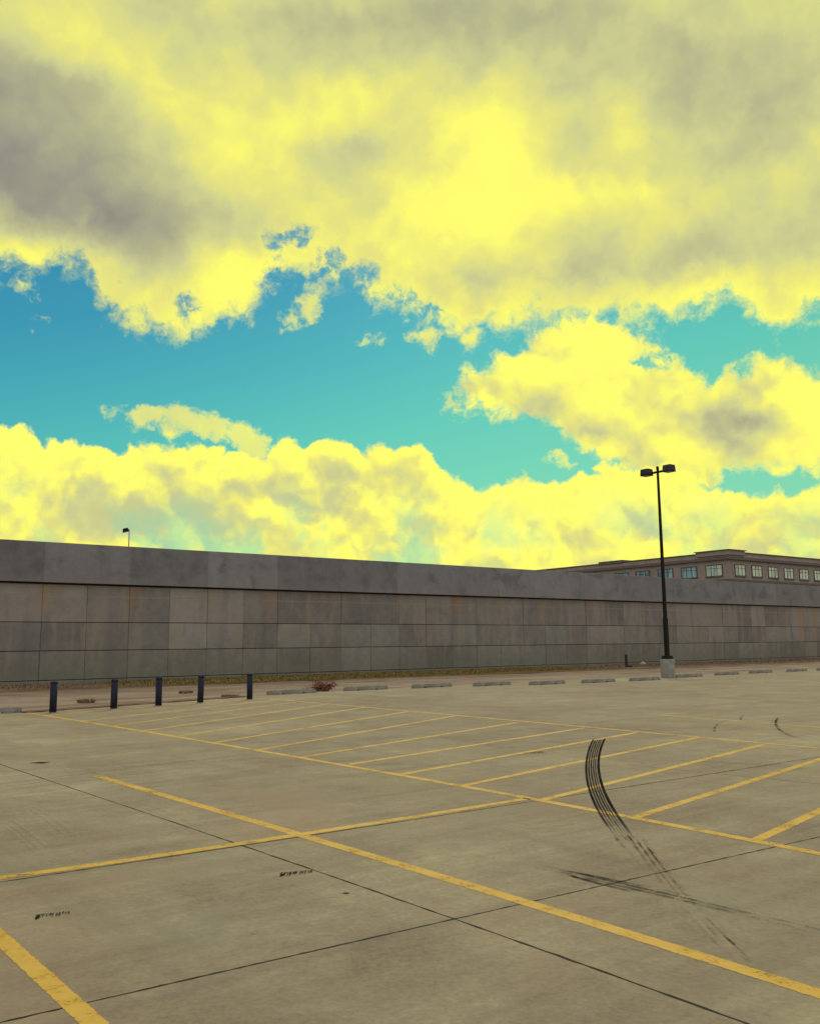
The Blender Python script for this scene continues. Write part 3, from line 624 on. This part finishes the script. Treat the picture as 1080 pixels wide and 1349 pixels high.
# local x runs along the right facade, local y along the left facade
LX, LY, ZT = 62.0, 62.0, 13.15
bm = bmesh.new(); box(bm, (LX/2, LY/2, ZT/2), (LX, LY, ZT)); obj('wall', bm, M['brick'], bd)
def band(name, x0, y0, d, z0, z1, mat, lx=LX, ly=LY):
    bm = bmesh.new()
    box(bm, ((lx-d)/2, -d/2+.001, (z0+z1)/2), (lx+d, d, z1-z0)); box(bm, (-d/2+.001, ly/2+.0015, (z0+z1)/2+.0005), (d, ly, z1-z0))
    return obj(name, bm, mat, bd)
band('parapet', 0, 0, .12, 13.16, 13.75, M['brick']); band('parapet_cap', 0, 0, .26, 13.755, 13.9, M['cap'])
band('cornice', 0, 0, .40, 12.75, 12.98, M['cornice']); band('string_course', 0, 0, .14, 9.75, 10.05, M['cornice'])
bm = bmesh.new(); box(bm, (1.55, 2.35, 13.72), (3.9, 5.4, .62)); obj('corner_parapet', bm, M['brick'], bd)
bm = bmesh.new(); box(bm, (1.55, 2.35, 14.10), (4.3, 5.8, .10)); obj('corner_cap', bm, M['cap'], bd)
bm = bmesh.new(); box(bm, (1.4, 21.2, 13.9), (3.4, 4.9, .5)); obj('side_parapet', bm, M['cap'], bd)
bm = bmesh.new(); box(bm, (LX/2, LY/2, 13.22), (LX-1.4, LY-1.4, .1)); obj('roof', bm, M['roof'], bd)
wins = [('r', 1.35+4.06*i, 2.5, 'pane_pale') for i in range(10)] + [('l', 1.0+4.22*i, 2.75, 'pane_pale' if i == 0 else 'pane_dark') for i in range(9)]
rn = random.Random(2)
for side, s, w, pm in wins:
    for z0, z1 in ((10.5, 12.15),):
        def pt(a, dep, z): return (s+a, -dep, z) if side == 'r' else (-dep, s+a, z)
        def bx(bm, a0, a1, d0, d1, za, zb):
            p, q = pt(a0, d0, za), pt(a1, d1, zb)
            box(bm, [(u+v)/2 for u, v in zip(p, q)], [abs(u-v) for u, v in zip(p, q)])
        bm = bmesh.new()
        bx(bm, 0, w, .004, .09, z0, z0+.09); bx(bm, 0, w, .004, .09, z1-.09, z1)
        bx(bm, 0, .09, .006, .088, z0+.09, z1-.09); bx(bm, w-.09, w, .006, .088, z0+.09, z1-.09)
        for k in (1, 2): bx(bm, w*k/3-.03, w*k/3+.03, .006, .07, z0+.09, z1-.09)
        bx(bm, .09, w-.09, .006, .06, z1-.55, z1-.50)
        fr = obj('window', bm, M['wframe'], bd)
        bm = bmesh.new(); bx(bm, .05, w-.05, .002, .03, z0+.05, z1-.05); obj('pane', bm, M[pm], fr)
        bm = bmesh.new(); bx(bm, -.08, w+.08, .004, .16, z0-.12, z0-.003); obj('sill', bm, M['cornice'], fr)
        if pm == 'pane_pale':
            bm = bmesh.new(); h_ = rn.uniform(.25, 1.0)*(z1-z0-.2); k = rn.choice((0, 1, 2))
            bx(bm, w*k/3+.05, w*(k+1)/3-.05, .032, .036, z1-.1-h_, z1-.1); obj('blind', bm, M['blind'], fr)

# ------------------------------------------------------------------ small plants and things on the verge
def tuft(name, loc, n, h, spread, mat, label, cat, seed, group=None):
    def spot(r_): 
        a = r_.uniform(0, 6.283); q = spread*math.sqrt(r_.random()); return Vector((q*math.cos(a), q*math.sin(a), 0))
    vs, fs, tn = blades(name, n, spot, h, .012, None, 1.1, seed)
    n0 = len(vs); r_ = random.Random(seed)
    for i in range(12):
        a = i*math.pi/6; q = spread*r_.uniform(.75, 1.1); vs.append(Vector((q*math.cos(a), q*math.sin(a), -.01)))
    vs.append(Vector((0, 0, .035)))
    for i in range(12): fs.append((n0+i, n0+(i+1) % 12, n0+12)); tn.append(r_.random())
    o = mesh_obj(name, vs, fs, mat, fattr={'tone': tn}); o.location = loc
    return tag(o, label, cat, group)
PL = DATA['plants']
tuft('weed_tuft', (*PL['t1'], 0), 260, .10, .26, M['weed'], 'brown dead weed tuft on the verge behind the first two bollards', 'weed', 21, 'dead weeds along the verge')
tuft('weed_tuft', (*PL['t2'], 0), 220, .09, .24, M['weed'], 'brown dead weed tuft on the verge beside the fourth bollard', 'weed', 22, 'dead weeds along the verge')
tuft('weed_tuft', (*PL['t3'], 0), 260, .08, .28, M['weed'], 'low red-brown weed tuft where the pavement edge meets the last bollard', 'weed', 23, 'dead weeds along the verge')
sh = thing('dead_shrub', 'low red-brown dead shrub behind the wheel stops', 'shrub', (*PL['shrub'], 0))
r_ = random.Random(8); bm = bmesh.new(); tips = []
for i in range(42):
    a = r_.uniform(0, 6.283); ln = r_.uniform(.16, .36); el = r_.uniform(.12, 1.2); p = Vector((r_.uniform(-.22, .22), r_.uniform(-.12, .12), 0))
    for k in range(3):
        d = Vector((math.cos(a)*math.cos(el)*1.5, math.sin(a)*math.cos(el), math.sin(el)))*ln/3; q = p+d; w = .011*(1-k*.28)
        sd = Vector((-math.sin(a), math.cos(a), 0))*w; up = Vector((0, 0, w))
        A = [bm.verts.new(p+o_) for o_ in (sd, up, -sd, -up)]; B = [bm.verts.new(q+o_*.75) for o_ in (sd, up, -sd, -up)]
        for j in range(4): bm.faces.new((A[j], A[(j+1) % 4], B[(j+1) % 4], B[j]))
        p = q; tips.append(p.copy()); a += r_.uniform(-.5, .5); el += r_.uniform(-.3, .2)
obj('twigs', bm, M['twig'], sh)
vs, fs, tn = [], [], []
for p in tips:
    for k in range(12):
        q = p + Vector((r_.gauss(0, .06), r_.gauss(0, .05), abs(r_.gauss(0, .06)))); a = Vector((r_.gauss(0, 1), r_.gauss(0, 1), r_.gauss(0, 1))).normalized(); b = a.orthogonal().normalized()
        s = r_.uniform(.018, .038); n0 = len(vs); vs += [q-a*s, q+b*s*.5, q+a*s, q-b*s*.5]; fs.append((n0, n0+1, n0+2, n0+3)); tn.append(r_.random())
mesh_obj('leaves', vs, fs, M['redleaf'], sh, fattr={'tone': tn})
mp = thing('marker_post', 'short dark wooden post at the foot of the wall', 'post', (*PL['post'], .05), .4)
bm = bmesh.new(); box(bm, (0, 0, .36), (.13, .13, .74), taper=.9, bevel=.01); obj('post', bm, M['wood'], mp)
bm = bmesh.new(); box(bm, (0, 0, .75), (.15, .15, .045), taper=.7, bevel=.008); obj('cap', bm, M['wood'], mp)
bm = bmesh.new(); box(bm, (.25, .05, .05), (.38, .11, .12), rot=Matrix.Rotation(.25, 3, 'Y'), bevel=.01); obj('stub', bm, M['wood'], mp)
bm = bmesh.new(); bmesh.ops.create_icosphere(bm, subdivisions=3, radius=.19)
for v in bm.verts:
    v.co *= 1 + .18*math.sin(v.co.x*13+1)*math.sin(v.co.y*11+2) + random.uniform(-.03, .03); v.co.z *= .75; v.co.x *= 1.2
st = obj('stone', bm, M['stone'], loc=(*PL['stone'], .1)); tag(st, 'pale stone lying at the foot of the wall near the lamp post', 'stone')

# ------------------------------------------------------------------ sky
W = bpy.data.worlds.new('World'); SC.world = W; W.use_nodes = True
SUN_AZ, SUN_EL = 5.0, 33.0
W.cycles.sampling_method = 'MANUAL'; W.cycles.sample_map_resolution = 256
t = NT(W.node_tree); t.n.clear()
out = t.n.new('ShaderNodeOutputWorld'); bg = t.n.new('ShaderNodeBackground'); t.l.new(bg.outputs[0], out.inputs[0]); bg.inputs[1].default_value = .1
sk = t.n.new('ShaderNodeTexSky'); sk.sky_type = 'NISHITA'; sk.sun_disc = False; sk.sun_elevation = R(SUN_EL); sk.sun_rotation = R(SUN_AZ); sk.air_density = 1.0; sk.dust_density = .6
D = t.n.new('ShaderNodeTexCoord').outputs['Generated']; D = t.vm('NORMALIZE', D)
dx, dy, dz = t.xyz(D)
P = t.vm('SCALE', D, scale=57.2958)                 # roughly degrees
DEG = 57.2958
az = t.mul(t.m('ARCTAN2', dx, dy), DEG); el = t.mul(t.m('ARCSINE', dz), DEG)
warp = t.vm('SUBTRACT', t.noise(P, .16, 2, .5, col=True), (.5, .5, .5))
wx, wy, wz = t.xyz(warp)
warp2 = t.vm('SUBTRACT', t.noise(P, .8, 3, .6, col=True), (.5, .5, .5))
vx, vy, vz = t.xyz(warp2)
azw = t.add(az, t.add(t.mul(wx, 1.0), t.mul(vx, 1.4))); elw = t.add(el, t.add(t.mul(wz, .7), t.mul(vz, 1.1)))
Pw = t.vm('ADD', P, t.vm('SCALE', warp2, scale=1.5))
nf = t.noise(Pw, .75, 6, .62)                        # cloud substance
nfc = t.sub(nf, .5)
Pb = t.vm('ADD', P, t.vm('SCALE', warp2, scale=1.1))
def bill(v, off):
    """rounded cumulus heads with creases between them"""
    q = t.vm('ADD', v, off)
    h1 = t.m('ABSOLUTE', t.sub(t.noise(q, .26, 0, .5), .5)); h2 = t.m('ABSOLUTE', t.sub(t.noise(q, .62, 1, .5), .5))
    return t.add(t.mul(h1, 1.9), t.mul(h2, .9))
bil = bill(Pb, (40, 3, 8)); brel = t.sub(bil, bill(Pb, (40.15, 2.8, 8.8)))
lump = t.noise(Pb, .21, 3, .52); relief = t.sub(lump, t.noise(t.vm('ADD', Pb, (.1, -.2, 1.2)), .21, 3, .52))
def cell(x, pts, fn=40.0):
    return t.mul(t.curve(t.add(t.m('DIVIDE', x, 80.0), .5), [((a+40)/80, b/fn) for a, b in pts]), fn)
S = SKY
c1, c2, mt, mb = cell(azw, S['deck']), cell(azw, S['bank']), cell(azw, S['midtop']), cell(azw, S['midbot'])
billc = t.sub(bil, .30)
fd = t.add(t.sub(elw, c1), t.add(t.mul(nfc, 5.0), t.mul(billc, .9)))
deck = t.step(fd, -.55, 1.5)
fb = t.add(t.sub(c2, elw), t.add(t.mul(nfc, 1.6), t.mul(billc, 2.1)))
bank = t.step(fb, -.12, .36)
fm = t.add(t.add(.35, t.m('MINIMUM', t.sub(mt, elw), t.sub(elw, mb))), t.add(t.mul(nfc, 3.4), t.mul(billc, 1.4)))
mid = t.step(fm, -.25, .8)
AE = t.comb(azw, elw, 0.0)
def gs(a, e, ra, re, k=1.0):
    v = t.vm('MULTIPLY', t.vm('SUBTRACT', AE, (a, e, 0)), (1/ra, 1/re, 0))
    return t.mul(t.m('EXPONENT', t.mul(t.vm('DOT_PRODUCT', v, v), -1.0)), k)
def total(L):
    r = None
    for q in L: r = gs(*q) if r is None else t.add(r, gs(*q))
    return r
# ragged scraps of cloud drifting in the blue gap
scr = total([(-17.6, 13.9, 1.8, .6, .95), (-15.2, 14.2, 2.2, .6, 1.2), (-12.9, 13.6, 1.9, .65, 1.25), (-11.0, 12.8, 1.5, .8, 1.3), (-9.8, 12.1, 1.3, .8, 1.2), (-16, 13.0, 1.6, .4, .6), (-7.9, 20.3, .9, 1.1, .9), (-6.3, 20.6, .5, .8, .7), (-2.4, 19.3, 1.9, .5, .9), (.6, 19.4, 1.2, .35, .6), (-6.6, 21.4, .9, .7, .8), (-.2, 20.3, 1.4, .7, .7), (1.6, 19.2, .8, 1.0, .7), (-23.3, 19.3, .9, 2.0, .7), (3.0, 15.0, 1.4, .9, .7), (4.3, 14.2, 1.2, .5, .6), (9.3, 11.6, .9, .5, .6), (10.5, 10.9, 1.0, .5, .7)])
scrap = t.step(t.add(scr, t.mul(nfc, t.mul(t.m('MINIMUM', t.mul(scr, 2.2), 1.0), 3.6))), .40, 1.25)
hsum = total([(15.6, 17.2, 1.4, .9, .9), (10.8, 11.4, 1.8, .5, .9), (13, 11.0, 1.4, .3, .6), (24.0, 9.4, 3.0, .45, .9), (-23.6, 21.9, 1.3, .8, .5), (-14.6, 20.6, 1.2, .8, .9),
    (-7.6, 25.1, 1.7, 1.0, .85), (-5.6, 24.0, 1.5, .9, .75), (-3.6, 23.0, 1.7, 1.0, .85), (-8.9, 22.8, .8, 1.6, .8), (-1.0, 21.6, 2.0, .7, .75), (-6.6, 22.6, 1.0, .6, .6), (1.6, 20.9, 1.2, .5, .6), (-12, 20.0, 1.0, .6, .6), (-19.5, 22.0, 1.2, .6, .6)])
hole = t.step(t.add(hsum, t.mul(nfc, t.mul(t.m('MINIMUM', t.mul(hsum, 1.6), 1.0), -5.2))), .34, 1.32)
low = t.noise(t.vm('ADD', Pw, (17, 3, 9)), .10, 4, .55)
puff = t.noise(t.vm('ADD', Pw, (3, 40, 21)), .22, 4, .52)
bd_ = t.add(.73, t.add(t.mul(t.sub(low, .5), .55), t.add(t.mul(relief, .5), t.add(t.mul(t.sub(puff, .5), .40), t.mul(nfc, .14)))))
bd_ = t.add(bd_, t.step(t.sub(fd, .4), 0.0, 4.5, .26, 0.0))
bd_ = t.add(bd_, total([(-23.5, 28.4, 7.5, 5.2, -.56), (-17.0, 25.6, 7.5, 2.2, -.28), (-27, 25, 5, 4, -.15), (11.0, 35.6, 8.0, 2.6, -.20), (22, 31.5, 7, 5, -.27), (19.6, 23.1, 3.2, 1.8, -.34), (25, 23.0, 4, 2.6, -.14), (-3.0, 30.6, 2.8, 1.2, -.16), (4.9, 22.6, 4.2, 1.3, -.22), (13.1, 22.6, 3.5, 1.2, -.20), (-12, 36.0, 8, 2.6, -.10), (1.0, 37.2, 9, 2.0, -.22),
                        (6.2, 29.5, 3.6, 3.6, .30), (4.0, 26.4, 5.2, 2.6, .34), (12, 27.2, 5.0, 1.5, .26), (-12.6, 22.6, 3.6, 1.8, .28), (-23.5, 34.3, 2.6, 1.4, .18), (-19.5, 33.4, 3.0, 1.3, .24), (-15.6, 31.6, 3.4, 1.6, .28), (-12.5, 30, 3, 1.5, .20), (-4.6, 33.2, 3.4, 1.8, .18), (-6, 31.5, 3, 1.2, .12), (15, 30.5, 2.0, 2.0, .20), (-24, 22.6, 4, 1.0, .20)]))
bb = t.add(.96, t.add(t.add(t.mul(relief, .8), t.mul(brel, 1.0)), t.add(t.mul(t.sub(puff, .5), .7), t.add(t.mul(t.sub(low, .5), .35), t.mul(nfc, .22)))))
bb = t.add(bb, t.step(fb, .2, 2.2, .24, -.02))
bb = t.add(bb, total([(-5.2, 9.9, 2.6, 1.2, -.34), (-19.8, 7.6, 5.0, 1.3, -.26), (-13.5, 9.0, 3.5, 1.5, -.22), (-15.8, 10.6, 1.5, .9, -.18), (1.0, 7.3, 3.6, .9, -.16), (14.2, 6.9, 3.0, .9, -.2), (23.0, 6.8, 3.0, .9, -.24), (-9, 7.0, 3.5, .9, -.2), (-23, 10.4, 2.5, 1.8, .12), (8, 8.2, 5, 1.6, .2), (16, 9.0, 4, 1.2, .2)]))
bm_ = t.add(.94, t.add(t.add(t.mul(relief, .7), t.mul(brel, .55)), t.mul(t.sub(puff, .5), .55)))
bm_ = t.add(bm_, total([(20.9, 12.6, 1.9, 1.7, -.62), (18.2, 13.6, 2.2, 1.2, -.2), (9.0, 15.4, 2.0, 1.2, -.18), (24.5, 12.0, 2.0, 2.0, .3), (12.5, 16.5, 3.0, 2.0, .2)]))
bb = t.m('SMOOTH_MAX', bb, .58, .25)
BR = t.fmix(bank, t.fmix(mid, bd_, bm_), bb)
MK = t.m('MAXIMUM', t.m('MAXIMUM', t.m('MAXIMUM', deck, bank), mid), t.mul(scrap, .85))
MK = t.mul(MK, t.sub(1.0, t.mul(hole, .9)))
thin = t.mul(t.step(el, 6.0, 10.5, 1.0, 0.0), t.mul(t.step(t.noise(t.vm('ADD', Pw, (71, 5, 2)), .26, 4, .58), .44, .66), t.step(az, -4, 14, .62, .32)))
MK = t.mul(MK, t.sub(1.0, thin))
BR = t.fmix(t.mul(scrap, t.sub(1.0, t.m('MAXIMUM', t.m('MAXIMUM', deck, bank), mid))), BR, t.add(.90, t.mul(relief, .6)))
ccol = t.ramp(t.m('DIVIDE', BR, 1.25), [(0.0, (.27, .25, .21)), (.14, (.335, .32, .245)), (.34, (.475, .475, .265)), (.50, (.63, .64, .275)), (.66, (.82, .79, .215)), (.80, (1.0, .97, .172)), (1.0, (1.12, 1.05, .168))])
# unseen clouds behind the viewer, tinted blue-grey and brightened to light the wall
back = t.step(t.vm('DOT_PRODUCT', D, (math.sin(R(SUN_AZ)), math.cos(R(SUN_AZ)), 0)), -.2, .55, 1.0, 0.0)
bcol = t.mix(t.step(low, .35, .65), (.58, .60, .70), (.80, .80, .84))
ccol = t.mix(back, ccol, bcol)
gx = t.add(el, t.mul(az, -.22))
blue = t.ramp(t.m('DIVIDE', gx, 40.0), [(.08, (.23, .66, .36)), (.23, (.165, .62, .385)), (.35, (.105, .54, .41)), (.47, (.062, .41, .425)), (.60, (.035, .285, .415)), (.72, (.026, .24, .39))])
nsk = t.vm('MULTIPLY', sk.outputs[0], (.035, .10, .10))
blue = t.mix(.12, blue, nsk)
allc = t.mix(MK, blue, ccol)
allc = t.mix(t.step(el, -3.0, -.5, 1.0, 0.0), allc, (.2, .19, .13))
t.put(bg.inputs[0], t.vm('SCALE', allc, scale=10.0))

# ------------------------------------------------------------------ sun behind thin cloud
sd = bpy.data.lights.new('sun', 'SUN'); sd.energy = 1.0; sd.angle = R(18); sd.color = (1.0, .95, .84)
so = bpy.data.objects.new('sun', sd); COL.objects.link(so)
so.location = (5, 60, 60); so.rotation_euler = (R(90-SUN_EL), 0, R(180-SUN_AZ))

# ------------------------------------------------------------------ camera
cd = bpy.data.cameras.new('camera'); co = bpy.data.objects.new('camera', cd); COL.objects.link(co)
cd.sensor_fit = 'VERTICAL'; cd.sensor_height = 36.0; cd.lens = 36.0*1181/1349
cd.clip_end = 12000; cd.clip_start = .05
PIT, ROL = R(8.27), R(-.49)
fw = Vector((0, math.cos(PIT), math.sin(PIT))); rt = Vector((1, 0, 0)); upv = rt.cross(fw)
r2 = rt*math.cos(ROL) + upv*math.sin(ROL); u2 = r2.cross(fw)
co.matrix_world = Matrix(((r2.x, u2.x, -fw.x, 0), (r2.y, u2.y, -fw.y, 0), (r2.z, u2.z, -fw.z, 1.65), (0, 0, 0, 1)))
SC.camera = co
SC.view_settings.view_transform = 'Standard'; SC.view_settings.look = 'None'
SC.view_settings.exposure = 0; SC.view_settings.gamma = 1
SC.render.resolution_x = 819; SC.render.resolution_y = 1024
SC.cycles.use_denoising = True
SC.cycles.max_bounces = 4; SC.cycles.diffuse_bounces = 2; SC.cycles.glossy_bounces = 2; SC.cycles.transparent_max_bounces = 12
